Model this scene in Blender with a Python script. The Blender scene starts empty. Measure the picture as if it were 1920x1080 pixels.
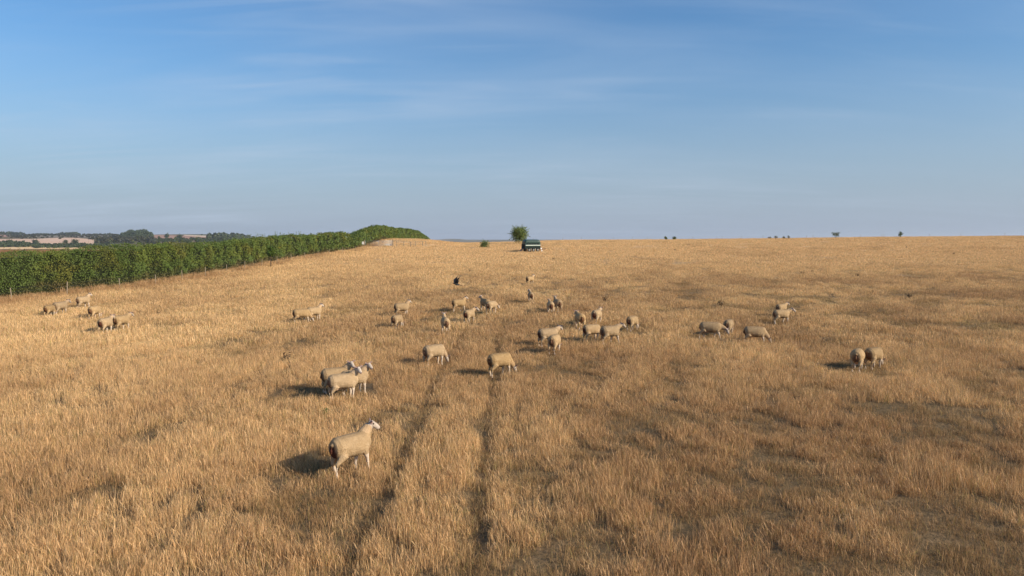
import bpy, bmesh, math, random
import numpy as np
from mathutils import Vector, Matrix, Quaternion
R = math.radians
rng = np.random.default_rng(7)
random.seed(7)
scene = bpy.context.scene
COL = scene.collection

# ------------------------------------------------------------------ camera, sky, sun
F = 1350.0                      # focal length in pixels of the 1920 px wide photograph
PITCH = math.atan(92.0 / F)
CAM_Z = 4.7
cam_d = bpy.data.cameras.new('camera'); cam = bpy.data.objects.new('camera', cam_d)
COL.objects.link(cam); scene.camera = cam
cam_d.lens = F / 1920 * 36.0; cam_d.sensor_width = 36.0
cam_d.clip_start = 0.1; cam_d.clip_end = 40000
cam.location = (0, 0, CAM_Z)
cam.rotation_euler = (math.pi / 2 - PITCH, 0, 0)

SUN_EL, SUN_ROT = R(25), R(112)
world = bpy.data.worlds.new('World'); scene.world = world; world.use_nodes = True
nt = world.node_tree; nt.nodes.clear()
def N(t, ty, **kw):
    n = t.nodes.new(ty)
    for k, v in kw.items():
        if k.startswith('i_'): n.inputs[k[2:].replace('_', ' ')].default_value = v
        else: setattr(n, k, v)
    return n
out = N(nt, 'ShaderNodeOutputWorld'); bg = N(nt, 'ShaderNodeBackground')
sky = N(nt, 'ShaderNodeTexSky', sky_type='NISHITA', sun_disc=False, sun_elevation=SUN_EL, sun_rotation=SUN_ROT)
sky.altitude = 100; sky.air_density = 1.2; sky.dust_density = 1.6; sky.ozone_density = 3.5
tc = N(nt, 'ShaderNodeTexCoord')
sep = N(nt, 'ShaderNodeSeparateXYZ'); nt.links.new(tc.outputs['Generated'], sep.inputs[0])
# cirrus: project the view direction on a high plane, so the veils stretch with perspective
def M(t, op, a=None, b=None, c=None, clamp=False):
    n = t.nodes.new('ShaderNodeMath'); n.operation = op; n.use_clamp = clamp
    for i, v in enumerate((a, b, c)):
        if v is None: continue
        if hasattr(v, 'is_output'): t.links.new(v, n.inputs[i])
        else: n.inputs[i].default_value = v
    return n.outputs[0]
zc = M(nt, 'MAXIMUM', sep.outputs['Z'], 0.0)
zz = M(nt, 'ADD', zc, 0.13)
px = M(nt, 'DIVIDE', sep.outputs['X'], zz); py = M(nt, 'DIVIDE', sep.outputs['Y'], zz)
comb = N(nt, 'ShaderNodeCombineXYZ'); nt.links.new(px, comb.inputs[0]); nt.links.new(py, comb.inputs[1])
def cirrus(rot, scl, nscale, lo, hi, det=7, rough=.55, dist=.6, off=(0, 0, 0)):
    mp = N(nt, 'ShaderNodeMapping'); mp.inputs['Rotation'].default_value = (0, 0, R(rot)); mp.inputs['Scale'].default_value = scl
    mp.inputs['Location'].default_value = off
    nt.links.new(comb.outputs[0], mp.inputs[0])
    nz = N(nt, 'ShaderNodeTexNoise', i_Scale=nscale, i_Detail=det, i_Roughness=rough, i_Distortion=dist)
    nt.links.new(mp.outputs[0], nz.inputs['Vector'])
    mr = N(nt, 'ShaderNodeMapRange', interpolation_type='SMOOTHSTEP'); mr.inputs[1].default_value = lo; mr.inputs[2].default_value = hi
    nt.links.new(nz.outputs['Fac'], mr.inputs[0]); return mr.outputs[0]
c1 = cirrus(48, (0.6, 1.9, 1), .9, .36, .80, det=8, rough=.5, off=(9.7, 2.4, 0))
c2 = cirrus(-12, (0.5, 2.2, 1), 1.7, .44, .84, det=8, rough=.52, dist=.9, off=(3, 1, 0))
c3 = cirrus(5, (0.8, 0.8, 1), 0.55, .38, .68, det=3, off=(4.1, 6.7, 0))
veil = M(nt, 'MULTIPLY', M(nt, 'ADD', M(nt, 'MULTIPLY', c1, .55), M(nt, 'MULTIPLY', c2, .5)), M(nt, 'ADD', M(nt, 'MULTIPLY', c3, .8), .2))
lr = N(nt, 'ShaderNodeMapRange', interpolation_type='SMOOTHSTEP'); lr.inputs[1].default_value = -.65; lr.inputs[2].default_value = .45; lr.inputs[3].default_value = .95; lr.inputs[4].default_value = .34
nt.links.new(sep.outputs['X'], lr.inputs[0])
veil = M(nt, 'MULTIPLY', veil, lr.outputs[0], clamp=True)
# thin haze layer near the horizon (part of the sky itself)
hz = N(nt, 'ShaderNodeMapRange', interpolation_type='SMOOTHSTEP'); hz.inputs[1].default_value = 0.27; hz.inputs[2].default_value = -0.02
hz.inputs[3].default_value = 0.0; hz.inputs[4].default_value = 0.80
nt.links.new(sep.outputs['Z'], hz.inputs[0])
tint = N(nt, 'ShaderNodeMix', data_type='RGBA', blend_type='MULTIPLY'); tint.inputs[0].default_value = 1.0
nt.links.new(sky.outputs[0], tint.inputs[6]); tint.inputs[7].default_value = (0.71, 1.0, 1.25, 1)
mixh = N(nt, 'ShaderNodeMix', data_type='RGBA'); nt.links.new(hz.outputs[0], mixh.inputs[0]); nt.links.new(tint.outputs[2], mixh.inputs[6])
mixh.inputs[7].default_value = (3.55, 4.15, 5.3, 1)
mixc = N(nt, 'ShaderNodeMix', data_type='RGBA'); nt.links.new(veil, mixc.inputs[0]); nt.links.new(mixh.outputs[2], mixc.inputs[6])
mixc.inputs[7].default_value = (4.6, 5.4, 6.6, 1)
nt.links.new(mixc.outputs[2], bg.inputs[0]); bg.inputs[1].default_value = 0.10
nt.links.new(bg.outputs[0], out.inputs[0])

sun_d = bpy.data.lights.new('sun', 'SUN'); sun = bpy.data.objects.new('sun', sun_d); COL.objects.link(sun)
sun_d.energy = 5.0; sun_d.angle = R(0.5); sun_d.color = (1.0, 0.85, 0.65)
sv = Vector((math.sin(SUN_ROT) * math.cos(SUN_EL), math.cos(SUN_ROT) * math.cos(SUN_EL), math.sin(SUN_EL)))
sun.rotation_euler = (-sv).to_track_quat('-Z', 'Y').to_euler()
sun.location = sv * 100
vs = scene.view_settings; vs.view_transform = 'Standard'; vs.look = 'None'; vs.gamma = 1; vs.use_curve_mapping = False
vs.exposure = 0.25

# ------------------------------------------------------------------ helpers
def tag(o, label=None, cat=None, group=None, kind=None):
    if label: o['label'] = label
    if cat: o['category'] = cat
    if group: o['group'] = group
    if kind: o['kind'] = kind
    return o
def thing(name, label, cat, loc=(0, 0, 0), rz=0, group=None):
    o = bpy.data.objects.new(name, None); COL.objects.link(o); o.location = loc; o.rotation_euler = (0, 0, rz)
    o.empty_display_size = .3
    return tag(o, label, cat, group)
def np_mesh(name, v, f, col=None, smooth=False):
    v = np.asarray(v, dtype=np.float32).reshape(-1, 3); f = np.asarray(f, dtype=np.int32)
    k = f.shape[1]; me = bpy.data.meshes.new(name)
    me.vertices.add(len(v)); me.vertices.foreach_set('co', v.ravel())
    me.loops.add(f.size); me.loops.foreach_set('vertex_index', f.ravel())
    me.polygons.add(len(f)); me.polygons.foreach_set('loop_start', np.arange(0, f.size, k, dtype=np.int32))
    me.polygons.foreach_set('loop_total', np.full(len(f), k, dtype=np.int32))
    if smooth: me.polygons.foreach_set('use_smooth', np.ones(len(f), dtype=bool))
    me.update(calc_edges=True); me.validate()
    if col is not None:
        a = me.color_attributes.new('Col', 'FLOAT_COLOR', 'POINT')
        c = np.ones((len(v), 4), dtype=np.float32); c[:, :3] = col; a.data.foreach_set('color', c.ravel())
    return me
def link(name, me, mat, parent=None):
    o = bpy.data.objects.new(name, me); COL.objects.link(o)
    if mat and not me.materials: me.materials.append(mat)
    if parent: o.parent = parent
    return o
class MB:
    """collects boxes, tubes and polygons into one mesh"""
    def __init__(s): s.v = []; s.f = []
    def add(s, vs, fs):
        b = len(s.v); s.v += [tuple(p) for p in vs]; s.f += [tuple(i + b for i in f) for f in fs]; return s
    def box(s, c, d, rz=0, ry=0):
        m = Matrix.Translation(c) @ Matrix.Rotation(rz, 4, 'Z') @ Matrix.Rotation(ry, 4, 'Y')
        h = [x / 2 for x in d]
        vs = [m @ Vector((sx * h[0], sy * h[1], sz * h[2])) for sx in (-1, 1) for sy in (-1, 1) for sz in (-1, 1)]
        return s.add(vs, [(0, 1, 3, 2), (4, 6, 7, 5), (0, 4, 5, 1), (2, 3, 7, 6), (0, 2, 6, 4), (1, 5, 7, 3)])
    def tube(s, pts, rad, n=8, caps=True):
        pts = [Vector(p) for p in pts]
        rad = [rad] * len(pts) if not hasattr(rad, '__len__') else rad
        b = len(s.v)
        for i, p in enumerate(pts):
            d = (pts[min(i + 1, len(pts) - 1)] - pts[max(i - 1, 0)]).normalized()
            a = d.cross(Vector((0, 0, 1)) if abs(d.z) < .9 else Vector((1, 0, 0))).normalized(); c = d.cross(a)
            for k in range(n):
                t = 2 * math.pi * k / n; s.v.append(tuple(p + (a * math.cos(t) + c * math.sin(t)) * rad[i]))
        for i in range(len(pts) - 1):
            for k in range(n):
                k2 = (k + 1) % n
                s.f.append((b + i * n + k, b + i * n + k2, b + (i + 1) * n + k2, b + (i + 1) * n + k))
        if caps:
            s.f.append(tuple(b + k for k in range(n))[::-1]); s.f.append(tuple(b + (len(pts) - 1) * n + k for k in range(n)))
        return s
    def lathe(s, prof, c, axis='Y', n=20):
        b = len(s.v)
        for (a, r) in prof:
            for k in range(n):
                t = 2 * math.pi * k / n
                s.v.append((c[0] + r * math.cos(t), c[1] + a, c[2] + r * math.sin(t)))
        for i in range(len(prof) - 1):
            for k in range(n):
                k2 = (k + 1) % n
                s.f.append((b + i * n + k, b + (i + 1) * n + k, b + (i + 1) * n + k2, b + i * n + k2))
        return s
    def build(s, name, mat, parent=None, smooth=False, bevel=0):
        me = bpy.data.meshes.new(name); me.from_pydata(s.v, [], s.f); me.update()
        if bevel:
            bm = bmesh.new(); bm.from_mesh(me)
            bmesh.ops.bevel(bm, geom=bm.edges[:], offset=bevel, segments=2, affect='EDGES', profile=.6)
            bm.to_mesh(me); bm.free()
        bm = bmesh.new(); bm.from_mesh(me); bmesh.ops.recalc_face_normals(bm, faces=bm.faces[:]); bm.to_mesh(me); bm.free()
        if smooth: me.polygons.foreach_set('use_smooth', [True] * len(me.polygons))
        return link(name, me, mat, parent)
# value noise
_perm = rng.random((512, 512)).astype(np.float32)
def vnoise(x, y):
    xi = np.floor(x).astype(int); yi = np.floor(y).astype(int); fx = x - xi; fy = y - yi
    fx = fx * fx * (3 - 2 * fx); fy = fy * fy * (3 - 2 * fy)
    a = _perm[xi % 512, yi % 512]; b = _perm[(xi + 1) % 512, yi % 512]; c = _perm[xi % 512, (yi + 1) % 512]; d = _perm[(xi + 1) % 512, (yi + 1) % 512]
    return (a * (1 - fx) + b * fx) * (1 - fy) + (c * (1 - fx) + d * fx) * fy
def fbm(x, y, o=4, g=.5):
    x = np.asarray(x, float); y = np.asarray(y, float); r = 0; a = 1; s = 0
    for i in range(o):
        r = r + a * vnoise(x * 2 ** i + 17.3 * i, y * 2 ** i + 9.1 * i); s += a; a *= g
    return r / s
def sstep(a, b, x):
    t = np.clip((x - a) / (b - a), 0, 1); return t * t * (3 - 2 * t)

# ------------------------------------------------------------------ terrain (z relative to the camera eye = -D, then + CAM_Z)
_t = np.arange(-50, 12000, 2.0)
def table(pts, k=15):
    y = np.interp(_t, [p[0] for p in pts], [p[1] for p in pts])
    ker = np.hanning(k + 2)[1:-1]; ker /= ker.sum()
    return np.convolve(np.pad(y, k // 2, mode='edge'), ker, 'valid')
T_mid = table([(-50, 4.8), (0, 4.7), (20, 4.6), (50, 4.5), (62, 4.15), (75, 3.75), (95, 3.15), (120, 2.45), (135, 1.95), (160, 1.2), (180, .72), (200, .45), (225, .6), (260, 2.4), (300, 5), (400, 12), (700, 30), (1200, 40), (3000, 46), (4500, 30), (6500, 14), (12000, 10)])
T_left = table([(-50, 5.1), (0, 5.0), (30, 4.8), (60, 4.5), (100, 3.5), (150, 2.45), (190, 2.75), (250, 5), (400, 13), (700, 21), (1000, 22), (1150, 20.5), (1500, 12), (1750, 3), (2000, -2), (2400, -9), (3000, -18.5), (3400, -20), (4500, 0), (12000, 10)])
def ground_z(X, Y):
    X = np.asarray(X, float); Y = np.asarray(Y, float)
    dm = np.interp(Y, _t, T_mid); dl = np.interp(Y, _t, T_left)
    # side blend: by lateral distance close by, by bearing farther off
    near = sstep(-34, -70, X)
    bear = sstep(-.30, -.40, X / np.maximum(Y, 1))
    w = np.where(Y < 260, near, np.where(Y > 600, bear, near * (600 - Y) / 340 + bear * (Y - 260) / 340))
    D = dm * (1 - w) + dl * w
    # the crest: lower left of the trailer, rising to the right
    r = sstep(90, 200, Y) * (1 - sstep(400, 900, Y))
    D = D - r * np.interp(X, [-60, -14, -6, 15, 50, 80, 103, 145, 300], [-.15, -.72, -.66, .0, .22, .55, .85, 1.2, 2.6]) * (1 - w)
    D = D - 1.4 * np.exp(-((X + 24) / 11) ** 2 - ((Y - 166) / 17) ** 2)          # grassy mound behind the gate
    # far left skyline steps (bearing dependent hill heights)
    b = X / np.maximum(Y, 1)
    far = sstep(1600, 2600, Y) * w * (1 - sstep(3600, 4600, Y))
    D = D + far * np.interp(b, [-.8, -.68, -.55, -.47, -.40], [-4, 2, 3, -1, -1])
    u = (fbm(X / 9 + 40, Y / 9 + 11, 3) - .5) * .22 * (1 - sstep(150, 190, Y)) + (fbm(X / 45 + 4, Y / 45 + 1, 2) - .5) * .35 * sstep(15, 60, np.abs(Y - 0)) * (1 - sstep(120, 170, Y)) * sstep(-200, -60, -np.abs(X) + 20)
    trk = np.exp(-((X + 2.35) / .24) ** 2) + np.exp(-((X + .58) / .22) ** 2)
    u = u - .07 * trk * (1 - sstep(60, 90, Y))
    return CAM_Z - D + u
def gz(x, y): return float(ground_z(np.array([x]), np.array([y]))[0])
cp, sp = math.cos(PITCH), math.sin(PITCH)
def ray(px, py):
    u = (px - 960) / F; v = (540 - py) / F
    return Vector((u, cp + v * sp, -sp + v * cp))        # forward component along Y
def at_depth(px, py, Y):
    d = ray(px, py); k = Y / d.y; return Vector((d.x * k, Y, CAM_Z + d.z * k))
_ys = np.concatenate([np.arange(5, 320, .1), np.arange(320, 9000, 4.0)])
def hit(px, py):
    d = ray(px, py); k = _ys / d.y
    z = CAM_Z + d.z * k; g = ground_z(d.x * k, _ys)
    i = np.argmax(z <= g)
    if z[i] > g[i]:
        far = _ys > (2600 if px < 560 else 120); i = int(np.argmin(np.where(far, (z - g) / _ys, 9e9)))
    return Vector((d.x * k[i], _ys[i], float(g[i])))

# ------------------------------------------------------------------ materials
def mat(name, base=(.5, .5, .5), rough=.8, metal=0.0, nscale=0, nmix=.3, col2=None, spec=.3, attr=None, bump=0, bscale=60, transl=0, coords='Object', alpha=None):
    m = bpy.data.materials.new(name); m.use_nodes = True; t = m.node_tree; t.nodes.clear()
    o = N(t, 'ShaderNodeOutputMaterial'); p = N(t, 'ShaderNodeBsdfPrincipled')
    p.inputs['Roughness'].default_value = rough; p.inputs['Metallic'].default_value = metal; p.inputs['Specular IOR Level'].default_value = spec
    t.links.new(p.outputs[0], o.inputs[0])
    c = None
    if attr:
        a = N(t, 'ShaderNodeAttribute', attribute_name=attr); c = a.outputs['Color']
    co = N(t, 'ShaderNodeTexCoord')
    if nscale:
        nz = N(t, 'ShaderNodeTexNoise', i_Scale=nscale, i_Detail=5, i_Roughness=.6)
        t.links.new(co.outputs[coords], nz.inputs['Vector'])
        mr = N(t, 'ShaderNodeMapRange'); mr.inputs[1].default_value = .3; mr.inputs[2].default_value = .7
        t.links.new(nz.outputs['Fac'], mr.inputs[0])
        mx = N(t, 'ShaderNodeMix', data_type='RGBA')
        fac = M(t, 'MULTIPLY', mr.outputs[0], nmix if col2 is None else 1.0)
        t.links.new(fac, mx.inputs[0])
        if c is not None:
            t.links.new(c, mx.inputs[6])
            mu = N(t, 'ShaderNodeMix', data_type='RGBA', blend_type='MULTIPLY'); mu.inputs[0].default_value = 1
            t.links.new(c, mu.inputs[6]); mu.inputs[7].default_value = (*(col2 or (.55, .55, .55)), 1); t.links.new(mu.outputs[2], mx.inputs[7])
        else:
            mx.inputs[6].default_value = (*base, 1); c2 = col2 or tuple(x * .5 for x in base); mx.inputs[7].default_value = (*c2, 1)
        c = mx.outputs[2]
    if c is not None: t.links.new(c, p.inputs['Base Color'])
    else: p.inputs['Base Color'].default_value = (*base, 1)
    if bump:
        nb = N(t, 'ShaderNodeTexNoise', i_Scale=bscale, i_Detail=4); t.links.new(co.outputs[coords], nb.inputs['Vector'])
        bp = N(t, 'ShaderNodeBump'); bp.inputs['Strength'].default_value = bump; bp.inputs['Distance'].default_value = .02
        t.links.new(nb.outputs['Fac'], bp.inputs['Height']); t.links.new(bp.outputs[0], p.inputs['Normal'])
    if transl:
        tr = N(t, 'ShaderNodeBsdfTranslucent'); ms = N(t, 'ShaderNodeMixShader'); ms.inputs[0].default_value = transl
        if c is not None: t.links.new(c, tr.inputs[0])
        else: tr.inputs[0].default_value = (*base, 1)
        t.links.new(p.outputs[0], ms.inputs[1]); t.links.new(tr.outputs[0], ms.inputs[2]); t.links.new(ms.outputs[0], o.inputs[0])
    return m
MT = {}
MT['leaf'] = mat('hedge_leaf', attr='Col', nscale=.35, col2=(.72, .78, .66), rough=.6, spec=.25, transl=.22)
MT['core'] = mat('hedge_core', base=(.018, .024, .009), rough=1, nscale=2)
MT['bark'] = mat('bark', base=(.11, .085, .06), rough=.95, nscale=12, bump=.4)
MT['wood_far'] = mat('far_foliage', attr='Col', nscale=.02, col2=(.7, .75, .7), rough=.9, transl=.1)
MT['wool'] = mat('shorn_wool', attr='Col', nscale=7, col2=(.80, .77, .72), rough=.95, spec=.1, bump=.9, bscale=38)
MT['post'] = mat('weathered_post', base=(.30, .24, .17), rough=.9, nscale=15, bump=.3)
MT['wire'] = mat('wire', base=(.30, .29, .28), rough=.5, metal=.8)
MT['galv'] = mat('galvanised_steel', base=(.42, .44, .46), rough=.45, metal=.7, nscale=8, nmix=.3)
MT['white'] = mat('white_paint', base=(.8, .8, .78), rough=.5, nscale=6, nmix=.15)
MT['black'] = mat('black_feather', base=(.012, .012, .014), rough=.45, nscale=20)
MT['rubber'] = mat('rubber', base=(.02, .02, .02), rough=.8, nscale=20)
MT['green'] = mat('dark_green_paint', base=(.010, .046, .036), rough=.42, spec=.5, nscale=3, nmix=.4)
MT['dgreen'] = mat('black_green_panel', base=(.012, .028, .02), rough=.5, nscale=3, nmix=.4)
MT['rust'] = mat('rusty_drawbar', base=(.16, .06, .04), rough=.8, nscale=10)
MT['alu'] = mat('aluminium_strip', base=(.68, .76, .68), rough=.4, metal=.1, nscale=5, nmix=.25)
MT['rim'] = mat('wheel_rim', base=(.24, .23, .20), rough=.6, nscale=9)
MT['dark'] = mat('vent_dark', base=(.008, .01, .01), rough=.8, nscale=5)
MT['board'] = mat('ramp_board', base=(.22, .17, .15), rough=.85, nscale=9)
MT['weed'] = mat('dead_weed', base=(.075, .045, .025), rough=.9, nscale=9)
MT['weedgreen'] = mat('green_weed', base=(.07, .12, .025), rough=.8, nscale=9, transl=.2)

_t2 = MT['wool'].node_tree; _p = [n for n in _t2.nodes if n.type == 'BSDF_PRINCIPLED'][0]
_src = _p.inputs['Base Color'].links[0].from_socket
_oi = N(_t2, 'ShaderNodeObjectInfo'); _hs = N(_t2, 'ShaderNodeHueSaturation')
_t2.links.new(M(_t2, 'MULTIPLY_ADD', _oi.outputs['Random'], .24, .80), _hs.inputs['Value']); _t2.links.new(M(_t2, 'MULTIPLY_ADD', M(_t2, 'FRACT', M(_t2, 'MULTIPLY', _oi.outputs['Random'], 7.3)), .16, .95), _hs.inputs['Saturation'])
_t2.links.new(_src, _hs.inputs['Color']); _t2.links.new(_hs.outputs[0], _p.inputs['Base Color'])

# ground material: dry thatch, browner where the sward is thin, neighbouring field beyond the hedge
def ground_material():
    m = bpy.data.materials.new('dry_pasture_soil'); m.use_nodes = True; t = m.node_tree; t.nodes.clear()
    o = N(t, 'ShaderNodeOutputMaterial'); p = N(t, 'ShaderNodeBsdfPrincipled'); p.inputs['Roughness'].default_value = 1; p.inputs['Specular IOR Level'].default_value = .05
    g = N(t, 'ShaderNodeNewGeometry')
    def nz(scale, det, lo, hi, stretch=(1, 1, 1)):
        mp = N(t, 'ShaderNodeMapping'); mp.inputs['Scale'].default_value = stretch; t.links.new(g.outputs['Position'], mp.inputs[0])
        n = N(t, 'ShaderNodeTexNoise', i_Scale=scale, i_Detail=det, i_Roughness=.65); t.links.new(mp.outputs[0], n.inputs['Vector'])
        r = N(t, 'ShaderNodeMapRange'); r.inputs[1].default_value = lo; r.inputs[2].default_value = hi; t.links.new(n.outputs['Fac'], r.inputs[0]); return r.outputs[0]
    def mix(f, a, b):
        x = N(t, 'ShaderNodeMix', data_type='RGBA'); 
        if hasattr(f, 'is_output'): t.links.new(f, x.inputs[0])
        else: x.inputs[0].default_value = f
        for i, c in ((6, a), (7, b)):
            if hasattr(c, 'is_output'): t.links.new(c, x.inputs[i])
            else: x.inputs[i].default_value = (*c, 1)
        return x.outputs[2]
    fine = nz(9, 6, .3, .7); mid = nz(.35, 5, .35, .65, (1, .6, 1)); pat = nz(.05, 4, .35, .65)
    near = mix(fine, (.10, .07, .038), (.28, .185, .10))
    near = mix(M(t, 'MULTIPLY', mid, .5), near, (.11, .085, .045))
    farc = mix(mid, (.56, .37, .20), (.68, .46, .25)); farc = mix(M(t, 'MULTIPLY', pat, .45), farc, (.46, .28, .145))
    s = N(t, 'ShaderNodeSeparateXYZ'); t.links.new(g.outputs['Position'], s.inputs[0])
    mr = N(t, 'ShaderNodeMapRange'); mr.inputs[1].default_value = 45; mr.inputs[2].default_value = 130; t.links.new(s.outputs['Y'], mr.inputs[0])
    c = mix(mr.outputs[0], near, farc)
    # neighbouring ploughed/stubble field beyond the hedge
    side = mix(mid, (.27, .13, .055), (.36, .19, .085))
    ml = N(t, 'ShaderNodeMapRange'); ml.inputs[1].default_value = -33; ml.inputs[2].default_value = -36; t.links.new(s.outputs['X'], ml.inputs[0])
    c = mix(ml.outputs[0], c, side)
    # distant valley and hill: grey-green pasture with brown patches
    valley = mix(nz(.006, 4, .4, .6, (1, .35, 1)), (.10, .105, .055), (.20, .15, .09))
    mf = N(t, 'ShaderNodeMapRange'); mf.inputs[1].default_value = 300; mf.inputs[2].default_value = 420; t.links.new(s.outputs['Y'], mf.inputs[0])
    c = mix(mf.outputs[0], c, valley)
    t.links.new(c, p.inputs['Base Color'])
    b = N(t, 'ShaderNodeBump'); b.inputs['Strength'].default_value = .6; b.inputs['Distance'].default_value = .05; t.links.new(fine, b.inputs['Height']); t.links.new(b.outputs[0], p.inputs['Normal'])
    t.links.new(p.outputs[0], o.inputs[0]); return m

# ------------------------------------------------------------------ ground sheet
def axis_y():
    y = [-80, -40, -20, -8]; v = 0.0
    while v < 90: y.append(v); v += .6 if v < 30 else .9
    while v < 320: y.append(v); v += 2.2
    while v < 11500: y.append(v); v *= 1.025
    return np.array(y)
def axis_x():
    x = []; v = 0.0
    while v < 5: x.append(v); v += .09
    while v < 45: x.append(v); v += .8
    while v < 160: x.append(v); v += 2.5
    while v < 9500: x.append(v); v *= 1.035
    x = np.array(x); return np.concatenate([-x[::-1], x[1:]])
ax, ay = axis_x(), axis_y()
GX, GY = np.meshgrid(ax, ay); GZ = ground_z(GX, GY)
nx, ny = len(ax), len(ay)
idx = np.arange(nx * ny).reshape(ny, nx)
fq = np.stack([idx[:-1, :-1], idx[:-1, 1:], idx[1:, 1:], idx[1:, :-1]], -1).reshape(-1, 4)
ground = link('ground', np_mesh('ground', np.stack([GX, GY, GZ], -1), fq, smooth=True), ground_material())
tag(ground, kind='structure')

# ------------------------------------------------------------------ grass
def grass_material(name, light, brown):
    m = bpy.data.materials.new(name); m.use_nodes = True; t = m.node_tree; t.nodes.clear()
    o = N(t, 'ShaderNodeOutputMaterial'); p = N(t, 'ShaderNodeBsdfPrincipled'); p.inputs['Roughness'].default_value = .75; p.inputs['Specular IOR Level'].default_value = .2
    a = N(t, 'ShaderNodeAttribute', attribute_name='Col'); ti = N(t, 'ShaderNodeAttribute', attribute_name='tint', attribute_type='INSTANCER')
    x = N(t, 'ShaderNodeMix', data_type='RGBA'); t.links.new(ti.outputs['Fac'], x.inputs[0]); x.inputs[6].default_value = (*light, 1); x.inputs[7].default_value = (*brown, 1)
    y = N(t, 'ShaderNodeMix', data_type='RGBA', blend_type='MULTIPLY'); y.inputs[0].default_value = 1; t.links.new(x.outputs[2], y.inputs[6]); t.links.new(a.outputs['Color'], y.inputs[7])
    t.links.new(y.outputs[2], p.inputs['Base Color'])
    tr = N(t, 'ShaderNodeBsdfTranslucent'); t.links.new(y.outputs[2], tr.inputs[0]); ms = N(t, 'ShaderNodeMixShader'); ms.inputs[0].default_value = .24
    t.links.new(p.outputs[0], ms.inputs[1]); t.links.new(tr.outputs[0], ms.inputs[2]); t.links.new(ms.outputs[0], o.inputs[0]); return m
GM = grass_material('dry_grass', (.84, .56, .28), (.55, .335, .165))
def tuft(name, n, rad, hmin, hmax, w, lean, seed, heads=.3, flop=.12):
    short = hmax < .3
    r = np.random.default_rng(seed); V = []; Fc = []; C = []
    for i in range(n):
        a = r.uniform(0, 6.283); q = rad * math.sqrt(r.random()); bx, by = q * math.cos(a), q * math.sin(a)
        h = r.uniform(hmin, hmax) * (1 - .25 * q / rad); la = r.uniform(0, 6.283); le = abs(r.normal(0, lean))
        lx, ly = math.cos(la) * le - .05, math.sin(la) * le
        if r.random() < flop: lx *= 4; ly *= 4; h *= .6
        ya = r.uniform(0, 3.1416); wx, wy = math.cos(ya), math.sin(ya)
        head = r.random() < heads
        ww = w * r.uniform(.7, 1.3)
        lv = [(0, ww), (.45, ww * .8), (.8, ww * (1.5 if head else .5)), (1.0, ww * .15)]
        b = len(V); c = (r.uniform(.38, 1.28) if not short else r.uniform(.34, .95)); warm = r.uniform(.93, 1.07)
        if r.random() < (.14 if short else .06): col = (c * .66, c * .82, c * .55)      # a few still greenish blades
        else: col = (c * warm, c, c * (1.05 if head else .95) / warm)
        for (s, k) in lv:
            x = bx + lx * s * s * h; y = by + ly * s * s * h; z = h * s * (1 - .25 * min(1, (lx * lx + ly * ly)) * s) - .02
            V += [(x - wx * k / 2, y - wy * k / 2, z), (x + wx * k / 2, y + wy * k / 2, z)]
            C += [col, col]
        for s in range(3): Fc.append((b + 2 * s, b + 2 * s + 1, b + 2 * s + 3, b + 2 * s + 2))
    o = bpy.data.objects.new(name, np_mesh(name, V, Fc, col=np.array(C))); o.data.materials.append(GM); return o
def make_coll(name, objs):
    c = bpy.data.collections.new(name)
    for o in objs: c.objects.link(o)
    return c
cn = make_coll('grass_near_kinds', [tuft('tuft_near_%d' % i, 96, .21, .10, .42, .0042, .26, 100 + i) for i in range(6)] + [tuft('tuft_short_%d' % i, 110, .25, .06, .24, .0045, .45, 130 + i, heads=.05, flop=.25) for i in range(3)])
cm = make_coll('grass_mid_kinds', [tuft('tuft_mid_%d' % i, 120, .40, .10, .41, .0078, .24, 200 + i) for i in range(6)] + [tuft('tuft_mids_%d' % i, 120, .40, .06, .24, .0085, .45, 230 + i, heads=.05, flop=.25) for i in range(3)])
cf = make_coll('grass_far_kinds', [tuft('tuft_far_%d' % i, 190, .95, .10, .36, .017, .20, 300 + i) for i in range(6)] + [tuft('tuft_fars_%d' % i, 150, .95, .05, .2, .018, .5, 330 + i, heads=.02, flop=.4) for i in range(3)])

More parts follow.
